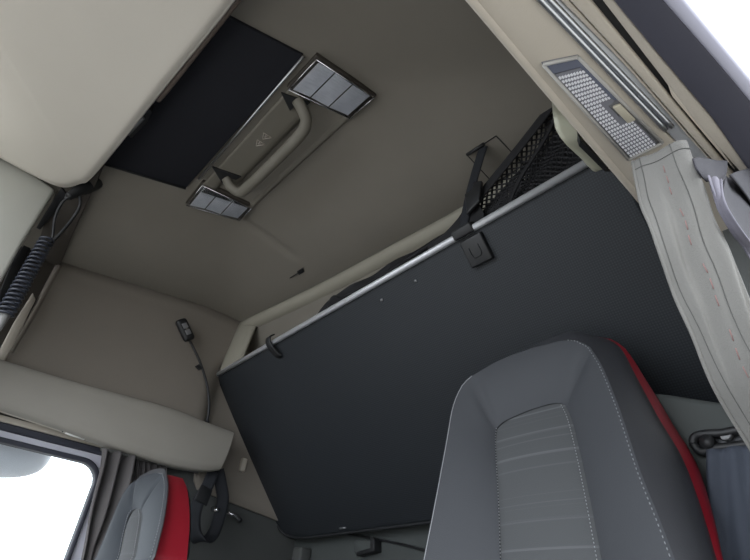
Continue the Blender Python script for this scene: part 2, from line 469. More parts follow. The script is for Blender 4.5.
# rounded rear end
for k in range(37, 40):
    s = (k - 36) / 3.
    Bt[k] = Bt[k] + Vector((0, -.006 * s, .012 * s ** 3))
rows = [[p + Vector((-.085, 0, -.01)) for p in T], [p + Vector((-.012, 0, .006)) for p in T]]
for k in range(9): rows.append([a.lerp(b, k / 8) + Vector((.012 * math.sin(math.pi * k / 8), 0, 0)) for a, b in zip(T, Bt)])
rows += [[p + Vector((-.012, 0, -.008)) for p in Bt], [p + Vector((-.085, 0, -.002)) for p in Bt]]
surf('front_panel', rows, TRIMD, t)
prism('end_cap', [r[-1] for r in rows], (-.001, -.006, 0), TRIMD, t)

# reading lamp on a gooseneck
t = thing('reading_lamp', at(208, 422, X=-.99), 'black gooseneck reading lamp standing up from the far side shelf', 'reading lamp')
nk = [at(207, 424, X=-.99), at(209, 405, X=-.985), at(207, 385, X=-.98), at(200, 362, X=-.98), at(192, 345, X=-.98), at(188, 338, X=-.98)]
tube('neck', crom(nk, 8), .0058, BLACK, t, seg=8)
prism('cable_clip', [at(199, 364, X=-.975), at(203, 368, X=-.975), at(200, 370, X=-.975), at(196, 366, X=-.975)], (-.012, 0, 0), BLACK, t)
hc = at(185, 330, X=-.965)
a1 = (at(180, 320, X=-.965) - at(190, 341, X=-.965)).normalized(); a2 = Vector((1, 0, 0)); a2 = (a2 - a1 * a1.dot(a2)).normalized(); a3 = a1.cross(a2)
hd = box('lamp_head', hc, (.054, .017, .026), BLACK, t, ax=(a1, a2, a3), bevel=.014)
box('lamp_switch', hc + a2 * .0175 + a1 * .016, (.012, .002, .012), LAMPF, hd, ax=(a1, a2, a3), bevel=.001)
box('lamp_switch', hc + a2 * .0175 - a1 * .016, (.012, .002, .012), LAMPF, hd, ax=(a1, a2, a3), bevel=.001)
box('lamp_glass', hc + a2 * .0175, (.0035, .003, .006), CHROME, hd, ax=(a1, a2, a3))
tube('base', [at(207, 430, X=-.99), at(207, 421, X=-.99)], .011, BLACK, t, seg=10)

# ------------------------------------------------------------------ far door and window
def rrect(y0, y1, z0, z1, r, n=8):
    out = []
    for (cy, cz, a0) in ((y1 - r, z1 - r, 0), (y0 + r, z1 - r, 90), (y0 + r, z0 + r, 180), (y1 - r, z0 + r, 270)):
        for k in range(n + 1):
            a = math.radians(a0 + 90 * k / n); out.append((cy + r * math.cos(a), cz + r * math.sin(a)))
    return out
def ring(name, o1, i1, x0, x1, m, parent=None, bevel=0.):
    n = len(o1)
    V = [(x0, *p) for p in o1] + [(x0, *p) for p in i1] + [(x1, *p) for p in o1] + [(x1, *p) for p in i1]
    F = []
    for k in range(n):
        j = (k + 1) % n
        F += [(k, j, n + j, n + k), (2 * n + k, 3 * n + k, 3 * n + j, 2 * n + j), (k, 2 * n + k, 2 * n + j, j), (n + k, n + j, 3 * n + j, 3 * n + k)]
    o = link(name, V, F, m, parent, smooth=False)
    if bevel: bev(o, bevel, 2)
    return o
WY0, WY1, WZ0, WZ1 = -.55, .556, .62, 1.282
gl = rrect(WY0, WY1, WZ0, WZ1, .07)
s1 = rrect(WY0 - .018, WY1 + .015, WZ0 - .018, WZ1 + .018, .08)
s2 = rrect(WY0 - .10, WY1 + .075, .02, WZ1 + .042, .05)
s3 = rrect(WY0 - .13, WY1 + .10, 0, WZ1 + .066, .05)
s4 = rrect(-.98, .80, -.02, 1.37, .02)
struct(ring('door_1', s2, s1, -1.12, -1.16, mat('painted_door', (200, 200, 210), .4), bevel=.004))
w = struct(ring('window_1', s1, gl, -1.105, -1.15, SEAL, bevel=.005))
tag(prism('pane', [(-1.135, *p) for p in gl], (-.005, 0, 0), GLASS, w))
struct(ring('trim_8', s3, s2, -1.10, -1.16, SEAL, bevel=.006))
struct(ring('trim_9', s4, s3, -1.095, -1.17, TRIMB, bevel=.004))
t = thing('door_mirror', (-1.5, .05, 1.25), 'pale grey wing mirror seen through the top of the far window', 'mirror')
mc = at(-20, 440, X=-1.40); my = at(58, 440, X=-1.40).y - mc.y; mz = at(0, 440, X=-1.40).z - at(0, 476, X=-1.40).z
ms = []
for i in range(25):
    a = math.pi * i / 24
    ms.append([(mc.x + .10 * math.sin(a) ** .7 * math.cos(2 * math.pi * k / 32), mc.y - my * math.cos(a), mc.z + mz * math.sin(a) ** .7 * math.sin(2 * math.pi * k / 32)) for k in range(33)])
surf('shell', ms, MIRR, t)
tube('arm', crom([mc, mc + Vector((.08, -.03, .08)), mc + Vector((.2, -.06, .10))], 6), .025, SEAL, t, seg=10)
tube('rim', [mc + Vector((.09, -my * .7, mz * .5)), mc + Vector((.09, my * .6, mz * .5))], .010, SEAL, t, seg=8)

t = thing('curtain_track', at(80, 434, X=-1.03), 'thin pale curtain track under the far side shelf panel', 'curtain track')
tr = [at(-40, 397, X=-1.02), at(0, 409, X=-1.02), at(60, 429, X=-1.02), at(110, 446, X=-1.02), at(160, 461, X=-1.02), at(200, 472, X=-1.02)]
tube('rail', crom(tr, 6), .009, TRIMB, t, seg=8)
tag(tube('stopper', [at(66, 431.5, X=-1.012), at(85, 438, X=-1.012)], .009, mat('white_plastic', (225, 225, 220), .4), t, seg=8), 'white stopper')
tube('end_screw', [at(63, 430, X=-1.01), at(64, 431, X=-1.01)], .007, BLACK, t, seg=8)
tube('rail_end', [at(158, 463, X=-1.00), at(198, 472, X=-1.00)], .006, STEELG, t, seg=8)

def cloth(name, Lp, Rp, m, parent, nu, pleat, amp, nrm, ph=0., nv=40, jit=.3):
    Lr = resample(crom(Lp, 6), nv); Rr = resample(crom(Rp, 6), nv); rows = []
    nrm = Vector(nrm)
    for i in range(nv):
        s = i / (nv - 1); row = []
        for j in range(nu + 1):
            u = j / nu
            w_ = math.sin(u * math.pi * 2 * pleat + ph + .5 * math.sin(s * 3 + u * 5)) + jit * math.sin(u * 17 + s * 4 + ph) + .4 * jit * math.sin(s * 13 + u * 6)
            row.append(Lr[i].lerp(Rr[i], u) + nrm * amp * w_)
        rows.append(row)
    return surf(name, rows, m, parent, thick=.0015)
t = thing('curtain', at(120, 450, X=-1.02), 'dark grey pleated curtain gathered at the rear edge of the far window', 'curtain')
cloth('panel', [at(100, 449, X=-1.0), at(95, 475, X=-1.0), at(88, 510, X=-1.0), at(79, 560, X=-1.0), at(60, 640, X=-1.0)],
      [at(137, 457, X=-1.0), at(130, 490, X=-.98), at(116, 525, X=-.98), at(100, 560, X=-.98), at(80, 640, X=-.98)], CURTD, t, 90, 2.6, .02, (1, .3, 0), .5, jit=.5)
cloth('panel', [at(132, 456, X=-1.03), at(131, 480, X=-1.03), at(126, 520, X=-1.03), at(118, 600, X=-1.03)],
      [at(166, 465, X=-1.03), at(166, 490, X=-1.03), at(164, 520, X=-1.03), at(160, 600, X=-1.03)], CURTD, t, 90, 6, .012, (1, 0, 0), 1.5)
tube('heading_tape', [at(101, 449, X=-.995), at(166, 465, X=-1.01)], .007, HEM, t, seg=8)

# black strap loop with chrome buckle tongue
t = thing('hanging_strap', at(212, 472, X=-1.0), 'black webbing strap loop hanging from the rear end of the far side shelf', 'strap')
def ribbon(name, path, wid, m, parent, wdir, th=.003):
    P = crom(path, 8); wd = Vector(wdir)
    rows = []
    for i, p in enumerate(P):
        tn = (P[min(i + 1, len(P) - 1)] - P[max(i - 1, 0)]).normalized()
        w2 = (wd - tn * wd.dot(tn)).normalized()
        rows.append([p + w2 * wid * k for k in (-.5, -.25, 0, .25, .5)])
    return surf(name, rows, m, parent, thick=th)
ribbon('webbing', [at(214, 470, X=-1.0), at(207, 487, X=-.99), at(198, 503, X=-.98), at(194, 520, X=-.97), at(196, 536, X=-.97), at(204, 541, X=-.98), at(213, 534, X=-1.0), at(219, 518, X=-1.0), at(223, 500, X=-1.0), at(221, 484, X=-1.0), at(218, 470, X=-1.0)], .05, WEB, t, (.35, 1, .1))
prism('strap_keeper', [at(202, 484, X=-.975), at(213, 490, X=-.975), at(207, 506, X=-.965), at(195, 499, X=-.965)], (-.01, 0, 0), BLACK, t, bevel=.003)
t = thing('belt_tongue', at(228, 514, X=-1.03), 'small chrome belt anchor on the grey wall behind the hanging strap', 'belt anchor')
tube('pin', [at(213, 509, X=-1.09), at(217, 510, X=-1.0)], .011, CHROME, t, seg=10)
tube('plate', crom([at(228, 513, X=-1.04), at(233, 515, X=-1.03), at(238, 519, X=-1.04)], 6), .014, CHROME, t, seg=10, flat=.6)
tube('bolt', [at(238, 519, X=-1.09), at(240, 520, X=-1.02)], .010, BLACK, t, seg=8)
box('coat_hook', at(243, 465, X=-1.072), (.012, .014, .03), TRIMB, bevel=.006)
tag(bpy.data.objects['coat_hook'], 'small beige hook block on the pale corner lining beside the folded bunk', 'hook')

# ------------------------------------------------------------------ folded upper bunk
P0 = Vector((0, .910, 1.790)); P1 = Vector((0, 1.430, 1.165))
BD = (P1 - P0).normalized(); BN = Vector((0, BD.z, -BD.y)).normalized()      # BN points down-forward (seen face)
if BN.y > 0: BN = -BN
def bp(px, py, lift=0.): return onplane(px, py, P0 + BN * lift, BN)
t = thing('bunk', (-.1, 1.2, 1.4), 'black upper bunk folded up against the back wall, with aluminium front rail', 'bunk')
LB = (P1 - P0).length
def bpt(x, s): return Vector((x, P0.y, P0.z)) + BD * s
xl0 = bp(216, 378).x; xl1 = bp(285, 535).x
oc = [bpt(xl0 - .005, -.004), bpt(xl0 - .032, .02), bpt(xl0 - .042, .06), bpt(xl0 - .034, .12), bp(248, 463), bp(270, 512), bp(278, 527), bp(288, 536), bp(305, 538)]
oc = [oc[0]] + crom(oc[1:], 4)
xr = .93
oc += [bpt(xr - .04, LB), bpt(xr, LB - .04), bpt(xr, -.005)]
b = prism('board', oc, -BN * .045, BUNKM, t, bevel=.012, smooth=True)
bmod = b.modifiers['bevel']; bmod.segments = 3
tube('front_rail', [bpt(xl0 + .012, -.003) + BN * .004, bpt(xr + .01, -.003) + BN * .004], .0108, RAILM, t, seg=14)
bd = merge('edge_binding', [tube_geo(oc[1:-1], .006, 6)], BINDM, t)
# latch pull with a U shaped groove
lc = bp(477, 250, .006); ux = Vector((1, 0, 0))
lt = box('latch', lc, (.038, .042, .010), BLACK, t, ax=(ux, BD, BN), bevel=.005)
ug = [(.020, -.016), (-.004, -.016), (-.016, -.010), (-.016, .010), (-.004, .016), (.020, .016)]
tube('latch_groove', crom([lc + BN * .0105 + ux * -a[1] * 1.0 + BD * -a[0] * .9 + BD * .004 for a in ug], 5), .0018, BINDM, lt, seg=6)
box('latch_clip', bpt(lc.x - .012, -.008) + BN * .003, (.036, .015, .017), BLACK, t, ax=(ux, BD, BN), bevel=.006)
hk = bp(276, 348)
ribbon('strap_hook', [bpt(hk.x, -.03) - BN * .01, bpt(hk.x, -.026) + BN * .014, bpt(hk.x, .0) + BN * .022, bpt(hk.x + .008, .045) + BN * .014, bpt(hk.x + .014, .062) + BN * .003], .032, BLACK, t, (1, 0, 0), .006)
for px, py in ((382, 300), (416, 281)):
    c0 = bp(px, py)
    sc_ = tube('screw', [c0 - BN * .002, c0 + BN * .004], .0055, STEELG, t, seg=10)
tube('hinge_pin', [at(214, 370, Y=.93), at(222, 374, Y=.93)], .009, BLACK, t, seg=8)
tag(tube('lower_catch', [bpt(-.62, LB - .01) + BN * .004 + Vector((-.02, 0, 0)), bpt(-.62, LB - .01) + BN * .004 + Vector((.02, 0, 0))], .004, STEELG, t, seg=6), 'small grey catch on the lower edge')

# ------------------------------------------------------------------ storage net behind the rail
t = thing('storage_net', (.7, .95, 1.8), 'black mesh safety net stretched between the bunk rail and the ceiling', 'net')
def net(name, quad, nu, nv, m, parent, bulge, th=.0026):
    a, b, c, d = [Vector(v) for v in quad]
    V = []; idx = {}; E2 = []
    def pt(u, v):
        p = (a.lerp(b, u)).lerp(d.lerp(c, u), v)
        return p + Vector((0, bulge * math.sin(math.pi * u) * math.sin(math.pi * v) + .004 * math.sin(u * 19 + v * 7), .003 * math.sin(u * 13)))
    geos = []
    # diamond mesh of cords
    for i in range(nu):
        for j in range(nv):
            o_ = .5 if j % 2 else 0
            c0 = pt(min(1, (i + o_) / nu), j / nv)
            for s in (-.5, .5):
                uu = (i + o_ + s) / nu
                if 0 <= uu <= 1: geos.append(tube_geo([c0, pt(uu, (j + 1) / nv)], th, 4, caps=False))
    return merge(name, geos, m, parent, smooth=False)
yN = .945
n0 = at(560, 92, Y=yN - .02); n1 = at(612, 152, Y=yN); n2 = at(462, 240, Y=yN); n3 = at(440, 244, Y=yN)
net('mesh', [at(445, 243, Y=yN), at(468, 232, Y=yN), at(612, 150, Y=yN), at(562, 92, Y=yN)], 11, 50, NETM, t, .02, .0034)
net('mesh', [at(456, 238, Y=yN + .03), at(500, 214, Y=yN + .03), at(612, 150, Y=yN + .03), at(560, 130, Y=yN + .03)], 18, 54, NETM, t, .04, .0046)
ribbon('border', [at(428, 250, Y=yN - .01), at(450, 232, Y=yN - .01), at(482, 194, Y=yN - .01), at(522, 145, Y=yN - .01), at(556, 101, Y=yN - .01), at(570, 82, Y=yN - .01)], .034, NETM, t, (1, 0, .6), .004)
ribbon('border', [at(505, 216, Y=yN - .006), at(520, 180, Y=yN - .006), at(545, 140, Y=yN - .006), at(560, 110, Y=yN - .006)], .012, NETM, t, (1, 0, .6), .004)
prism('corner_patch', [at(432, 250, Y=yN - .012), at(450, 231, Y=yN - .012), at(462, 212, Y=yN - .012), at(476, 199, Y=yN - .012), at(484, 214, Y=yN - .012), at(480, 234, Y=yN - .012), at(455, 247, Y=yN - .012)], (0, .006, 0), NETM, t)
net('mesh', [at(306, 329, Y=yN + .02), at(470, 240, Y=yN + .02), at(455, 228, Y=yN + .03), at(332, 297, Y=yN + .03)], 120, 5, NETM, t, .005, .003)
tube('border', crom([at(306, 326, Y=yN + .02), at(325, 311, Y=yN + .03), at(333, 297, Y=yN + .03), at(346, 296, Y=yN + .03), at(380, 277, Y=yN + .03), at(410, 258, Y=yN + .03), at(440, 238, Y=yN + .02)], 6), .006, NETM, t, seg=6)
sa = onceil(483, 146, .008); sb = at(463, 226, Y=.93)
st = [sa.lerp(sb, k / 6) + Vector((-.008 * math.sin(math.pi * k / 6), 0, -.004)) for k in range(7)]
sm_ = sa.lerp(sb, .62)
ribbon('strap', st, .034, WEB, t, (1, 0, .2), .003)
prism('buckle', [at(*q_, Y=sm_.y - .012) for q_ in ((464, 194), (471, 190), (473, 182), (481, 180), (479, 200), (466, 214))], (0, .012, 0), BLACK, t, bevel=.004)

# anchor cover in the headliner
t = thing('anchor_cover', onceil(490, 160, .004), 'square headliner flap with a strap hook, above the storage net', 'anchor cover')
qa = [onceil(*p, .003) for p in ((467, 155), (496, 136), (524, 165), (494, 184))]
geos = [tube_geo([a, b], .0018, 5) for a, b in zip(qa, qa[1:] + qa[:1])]
merge('seam', geos, BINDM, t)
prism('flap', [q_ + (sum(qa, Vector()) / 4 - q_) * .03 for q_ in qa], (0, 0, .004), HEAD, t)
tag(tube('hook', [onceil(467, 155, .008), onceil(484, 144, .008)], .006, BLACK, t, seg=8), 'black hook bar')

t = thing('ceiling_clip', onceil(299, 273, .003), 'small black clip in the headliner in front of the rear trim', 'clip')
prism('tab', [onceil(*p, .004) for p in ((297, 272), (303, 268), (304, 272), (299, 275))], (0, 0, .004), BLACK, t)
tube('pin', [onceil(290, 278, .003), onceil(300, 272, .003)], .0022, BINDM, t, seg=6)

# small clutter under the bunk on the back wall
t = thing('locker_latch', at(357, 545, Y=1.47), 'small pale locker latch on the back wall under the folded bunk', 'latch')
prism('plate', [at(354, 540, Y=1.47), at(371, 540, Y=1.47), at(371, 552, Y=1.47), at(354, 553, Y=1.47)], (0, .03, 0), GREENG, t, bevel=.006)
prism('keeper', [at(370, 536, Y=1.46), at(374, 538, Y=1.46), at(374, 551, Y=1.46), at(356, 556, Y=1.46), at(356, 552, Y=1.46), at(370, 548, Y=1.46)], (0, .04, 0), BLACK, t, bevel=.002)
t = thing('retaining_strap', at(400, 545, Y=1.46), 'black retaining strap running along the back wall under the folded bunk', 'strap')
tube('strap', crom([at(345, 534, Y=1.493), at(370, 538, Y=1.493), at(400, 544, Y=1.493), at(440, 554, Y=1.493), at(500, 566, Y=1.493)], 6), .011, BLACK, t, seg=8, flat=.4)
struct(slab('trim_10', (-1.0, 1.44, .0), (-.95 + .02, 1.5, 1.12), GREYW, bevel=.01))
p = [at(283, 545, Y=1.40), at(294, 500, Y=1.40), at(304, 540, Y=1.40), at(300, 640, Y=1.40), at(270, 640, Y=1.40)]

# ------------------------------------------------------------------ seats
def make_seat(name, label, y0, z0, tilt, EL, ET, ER, IL, IT, IR, BR, dpt, rec, redw):
    def pl(px, py, d=0.):
        n = Vector((0, -1, tilt)).normalized()
        return onplane(px, py, Vector((0, y0 + d, z0)), n)
    t = thing(name, (pl(*ET[len(ET) // 2]).x, y0 + .05, 0), label, 'seat')
    N1, N2, N3 = 26, 18, 26
    def seg(l, n, d=0., cr_=True): 
        pts = [pl(*p, d) for p in l]
        return resample(crom(pts, 6), n)
    down = lambda p, q, k: p + (p - q).normalized() * k
    E = seg(EL, N1) + seg(ET, N2)[1:] + seg(ER, N3)[1:]
    I = seg(IL, N1, rec) + seg(IT, N2, rec)[1:] + seg(IR, N3, rec)[1:]
    n = len(E)
    ext = Vector((0, -tilt * .5, -.5))
    # extend both loops down to the cushion
    E = [E[0] + ext * .9 + Vector((0, 0, 0))] + E + [E[-1] + ext * .9]
    I = [I[0] + ext * .9] + I + [I[-1] + ext * .9]
    n = len(E); c1 = N1; c2 = N1 + N2 - 1
    fwd = Vector((0, -1, -.0))
    rows = []
    K = 9
    for k in range(K):
        s = k / (K - 1); row = []
        for i in range(n):
            p = E[i].lerp(I[i], s)
            puff = .007 * math.sin(math.pi * s) ** .6
            dc = min(abs(i - c1), abs(i - c2))
            groove = .010 * math.exp(-(dc / .8) ** 2) * math.sin(math.pi * min(1, s * 1.02)) ** .5
            row.append(p + fwd * (puff - groove))
        rows.append(row)
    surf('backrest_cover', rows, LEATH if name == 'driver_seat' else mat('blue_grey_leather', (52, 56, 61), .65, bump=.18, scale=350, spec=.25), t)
    # insert
    m0 = N1
    rows = []
    nl = 24
    lft = I[:N1 + 1][::-1]; rgt = I[c2:]
    # cross rows between left and right seams
    Lr = resample(lft, nl); Rr = resample(rgt, nl)
    topv = I[c1:c2 + 1]
    rows.append([p + fwd * -.003 for p in resample(topv, 15)])
    for i in range(1, nl):
        rows.append([Lr[i].lerp(Rr[i], j / 14) + fwd * (.013 * math.sin(math.pi * j / 14) ** .6 * sm(i / 2.) - .003) for j in range(15)])
    surf('insert', rows, INSERT, t)
    # outer side
    B = []
    bR = seg(BR, N3, dpt)
    for i in range(n):
        if i <= N1: B.append(E[i] + Vector((.012, dpt, 0)))
        elif i >= c2 + 1:
            k = i - c2 - 1
            B.append(bR[min(k + 1, N3 - 1)] if i < n - 1 else bR[-1] + ext * .9)
        else:
            a = E[N1] + Vector((.012, dpt, 0)); s = (i - N1) / (c2 + 1 - N1)
            B.append(None)
    a = B[N1]; bq = bR[0]
    for i in range(N1 + 1, c2 + 1):
        s = (i - N1) / (c2 + 1 - N1)
        B[i] = Vector((a.x + (bq.x - a.x) * s, E[i].y + dpt, E[i].z + (bq.z - E[c2].z) * sm(s) - .004 * (1 - s)))
    rows = []
    for k in range(9):
        s = k / 8; row = []
        for i in range(n):
            p = E[i].lerp(B[i], s)
            side = Vector((1 if i > c2 else (-1 if i < N1 else 0), 0, 1 if N1 <= i <= c2 else 0))
            w_ = .014 if i > c1 else .0
            row.append(p + side * w_ * math.sin(math.pi * s))
        rows.append(row)
    surf('side_panel', rows, LEATHD, t)
    # red stripe behind the side panel, wider towards the bottom
    R1 = []
    for i in range(n):
        k = max(0, i - c2) / (n - 1 - c2)
        w_ = redw(k)
        R1.append(B[i] + Vector((.002 + .15 * w_ if i > c2 else 0, w_, 0)))
    lo = c2 - 1
    rows = [[B[i].lerp(R1[i], s / 4) + Vector((.003 * math.sin(math.pi * s / 4), 0, 0)) for i in range(lo, n)] for s in range(5)]
    tag(surf('red_stripe', rows, RED, t), 'red leather stripe')
    # back shell
    cen = sum(R1, Vector()) / n + Vector((0, .03, 0))
    rows = [[p for p in R1], [p + (cen - p) * .10 + Vector((0, .012, 0)) for p in R1], [p + (cen - p) * .5 + Vector((0, .03, 0)) for p in R1], [p + (cen - p) * .98 + Vector((0, .03, 0)) for p in R1]]
    surf('back_shell', rows, BLACK, t)
    # stitching
    def stitches(path, step, off):
        L = 0; P = path; tot = sum((b - a).length for a, b in zip(P, P[1:])); nn = int(tot / step)
        R = resample(P, max(3, nn * 2)); g = []
        for i in range(0, len(R) - 1, 2):
            g.append(tube_geo([R[i] + off, R[i].lerp(R[i + 1], .8) + off], .0009, 5))
        return g
    for g in (stitches(E[c2 - 3:], .009, fwd * .0035 + Vector((-.004, 0, 0))), stitches(I[c2:], .007, fwd * .006 + Vector((-.006, 0, 0))), stitches(I[:c1 + 1], .007, fwd * .006 + Vector((.006, 0, 0)))):
        merge('stitching', g, THREAD, t)
    geo = tube_geo(E[:c1 + 1], .0013, 6)
    merge('piping', [geo], THREAD if name == 'driver_seat' else LEATH, t)
    xs = [p.x for p in E]
    zb = min(p.z for p in E)
    slab('cushion', (min(xs) - .03, y0 - .52, zb - .1), (max(xs) + .04, y0 + .04, zb + .05), LEATHD, t, bevel=.04)
    slab('pedestal', (min(xs) + .06, y0 - .42, 0), (max(xs) - .06, y0 - .03, zb - .09), BLACK, t, bevel=.01)
    return t

make_seat('driver_seat', 'grey leather seat with red side stripe, nearest the camera at the lower right', .90, .95, .22,
    [(424, 560), (432, 520), (440, 478), (447, 440), (453, 407), (462, 386), (472, 376)],
    [(472, 376), (500, 360), (540, 346), (572, 340), (590, 347)],
    [(590, 347), (603, 368), (620, 410), (640, 470), (660, 520), (675, 560)],
    [(500, 560), (498, 500), (495, 445), (496, 429)],
    [(496, 429), (505, 421), (530, 410), (555, 403), (565, 405)],
    [(565, 405), (572, 420), (582, 460), (592, 508), (602, 560)],
    [(602, 336), (620, 347), (635, 374), (650, 402), (661, 422), (682, 457), (700, 504), (717, 560)], .085, .05, lambda k: .004 + .035 * max(0, math.sin(math.pi * min(1, k * .95))))
make_seat('passenger_seat', 'grey seat with broad red side, in front of the far window curtain', .52, .93, .22,
    [(97, 556), (110, 524), (120, 500), (128, 487), (135, 481)],
    [(135, 481), (142, 477), (150, 474), (158, 473), (164, 474)],
    [(164, 474), (166, 484), (165, 500), (161, 524), (153, 556)],
    [(120, 556), (124, 535), (129, 516), (132, 511)],
    [(132, 511), (135, 509), (138, 508.5), (141, 510)],
    [(141, 510), (142, 517), (140, 532), (136, 556)],
    [(165, 473), (167, 484), (166, 500), (162, 524), (154, 556)], .010, .022, lambda k: .050 + .030 * k)

# ------------------------------------------------------------------ near side: header, tracks, lamp, curtain
def strip(name, La, Lb, Za, Zb, m, parent=None, thick=.02, n=24, ext=1.1):
    a = [at(*p, Z=Za) for p in La]; b = [at(*p, Z=Zb) for p in Lb]
    a = [a[0] + (a[0] - a[-1]) * ext] + a + [a[-1] + (a[-1] - a[0]).normalized() * .25]
    b = [b[0] + (b[0] - b[-1]) * ext] + b + [b[-1] + (b[-1] - b[0]).normalized() * .25]
    A_ = resample(a, n); B_ = resample(b, n)
    V = A_ + B_ + [p + Vector((0, 0, thick)) for p in A_] + [p + Vector((0, 0, thick)) for p in B_]
    F = []
    for i in range(n - 1):
        F += [(i, i + 1, n + i + 1, n + i), (2 * n + i, 3 * n + i, 3 * n + i + 1, 2 * n + i + 1), (i, 2 * n + i, 2 * n + i + 1, i + 1), (n + i, n + i + 1, 3 * n + i + 1, 3 * n + i)]
    F += [(0, n, 3 * n, 2 * n), (n - 1, 3 * n - 1, 4 * n - 1, 2 * n - 1)]
    return bev(link(name, V, F, m, parent, smooth=True), .003, 2)
ZH = 1.38
def run(L, z, ext=1.0): 
    a = [at(*p, Z=z) for p in L]
    return resample([a[0] + (a[0] - a[-1]) * ext] + a, 30)
struct(strip('trim_11', [(472, 0), (550, 93), (630, 187), (655, 217)], [(536, 0), (600, 66), (668, 136), (700, 168)], ZH, ZH - .002, TRIMB, thick=.11))
struct(tube('trim_20', run([(473, 0), (551, 93), (631, 187)], ZH + .004) + [at(656, 218, Z=ZH + .004)], .0062, TRIMB, seg=12))
t = thing('header_track', at(600, 65, Z=ZH), 'double grey curtain track along the header over the near door', 'curtain track')
strip('channel', [(535, 0), (604, 66), (670, 136)], [(561, 0), (622, 60), (684, 125)], ZH - .001, ZH - .001, RAILM, t, thick=.02)
for k, (a, b) in enumerate((((541, 0), (666, 130)), ((550, 0), (672, 127)))):
    tag(tube('rail', run([a, b], ZH - .004), .0035, ALU, t, seg=8), 'bright aluminium rail')
struct(strip('trim_12', [(560, 0), (622, 62), (700, 150)], [(568, 0), (630, 67), (709, 158)], ZH - .006, ZH - .008, TRIMB, thick=.02))
struct(strip('trim_13', [(569, 0), (631, 67), (710, 158)], [(590, 0), (648, 70), (732, 172)], ZH - .012, ZH - .014, TRIMB, thick=.02))
struct(strip('trim_14', [(588, 0), (646, 70), (728, 170)], [(608, 0), (678, 88), (742, 166)], ZH - .006, ZH - .006, BLACK, thick=.02))  # black strip set into the gap, standing in for its shade
struct(strip('trim_15', [(602, 0), (673, 92), (692, 119), (741, 173)], [(614, 0), (668, 66), (714, 120), (744, 162)], ZH - .018, ZH - .026, TRIMB, thick=.015))
struct(prism('trim_16', [at(668, 84, Z=ZH - .018), at(674, 82, Z=ZH - .018), at(735, 170, Z=ZH - .018), at(716, 148, Z=ZH - .018), at(672, 96, Z=ZH - .018)], (0, 0, .02), TRIMB))
struct(strip('door_2', [(613, 0), (668, 66), (714, 120), (748, 170)], [(664, 0), (720, 64), (760, 112), (800, 160)], ZH - .03, ZH - .045, mat('door_rubber', (68, 68, 79), .7), thick=.03))
struct(strip('trim_17', [(662, 0), (718, 64), (758, 112), (798, 160)], [(685, 0), (738, 64), (778, 112), (818, 160)], ZH - .046, ZH - .042, SEALG, thick=.03))

t = thing('courtesy_lamp', at(600, 105, Z=ZH - .002), 'clear dotted courtesy lamp with a beige switch, set in the near door header', 'lamp')
zf = ZH - .003
lampout = [(541, 63), (578, 55), (664, 142), (628, 160)]
fo = [at(*p, Z=zf) for p in lampout]
def lb(u, v, dz=0.): return (fo[0].lerp(fo[3], u)).lerp(fo[1].lerp(fo[2], u), v) + Vector((0, 0, dz))
prism('housing', [lb(0, 0), lb(1, 0), lb(1, 1), lb(0, 1)], (0, 0, .003), LAMPF, t, bevel=.001)
rim_ = [lb(.01, .03, -.002), lb(.99, .03, -.002), lb(.99, .97, -.002), lb(.01, .97, -.002), lb(.01, .03, -.002)]
merge('frame', [tube_geo([a, b], .0022, 6) for a, b in zip(rim_, rim_[1:])], mat('frame_grey', (170, 168, 164), .35), t)
ln = prism('lens', [lb(.10, .10, -.002), lb(.98, .10, -.002), lb(.98, .84, -.002), lb(.60, .84, -.002), lb(.60, .62, -.002), lb(.48, .62, -.002), lb(.46, .84, -.002), lb(.10, .84, -.002)], (0, 0, .002), mat('lens_base', (128, 129, 136), .25), t)
geos = []
for i in range(25):
    for j in range(9):
        u = .135 + .83 * i / 24; v = .15 + .64 * j / 8
        if .44 < u < .66 and v > .50: continue
        c0 = lb(u, v, -.0022)
        ex = (lb(1, v) - lb(0, v)).normalized(); ey = (lb(u, 1) - lb(u, 0)); ey = (ey - ex * ex.dot(ey)).normalized()
        geos.append(box_geo(c0, (ex, ey, Vector((0, 0, 1))), (.0018, .0012, .0012)))
merge('lens_dots', geos, mat('lens_dot_white', (236, 236, 242), .2, spec=.8), ln, smooth=False)
tag(prism('switch', [lb(.50, .68, -.004), lb(.68, .68, -.004), lb(.68, .90, -.004), lb(.50, .90, -.004)], (0, 0, .005), SWITCH, t, bevel=.001), 'beige rocker switch')
tag(prism('clear_window', [lb(.02, .10, -.003), lb(.09, .08, -.003), lb(.09, .80, -.003), lb(.42, .80, -.003), lb(.46, .92, -.003), lb(.02, .92, -.003)], (0, 0, .002), mat('blue_grey_window', (104, 108, 122), .2), t), 'blue grey strip')

t = thing('grab_bracket', at(585, 150, X=.99), 'beige moulded bracket under the near door header, at the end of the bunk rail', 'bracket')
ribbon('arm', [at(563, 94, X=1.05), at(562, 104, X=1.01), at(563, 114, X=.995), at(567, 128, X=.99), at(576, 141, X=.99), at(590, 155, X=.99), at(603, 168, X=.99), at(612, 166, X=1.0)], .030, mat('bracket_beige', (176, 176, 158), .5), t, (1, .75, 0), .010)
prism('slot', [at(574, 121, X=1.0), at(582, 126, X=1.0), at(594, 142, X=1.0), at(616, 166, X=1.0), at(606, 166, X=1.0), at(580, 140, X=1.0)], (-.008, .01, 0), BLACK, t)
tube('pivot', [at(591, 141, X=.995), at(601, 152, X=.995)], .007, TRIMB, t, seg=10)

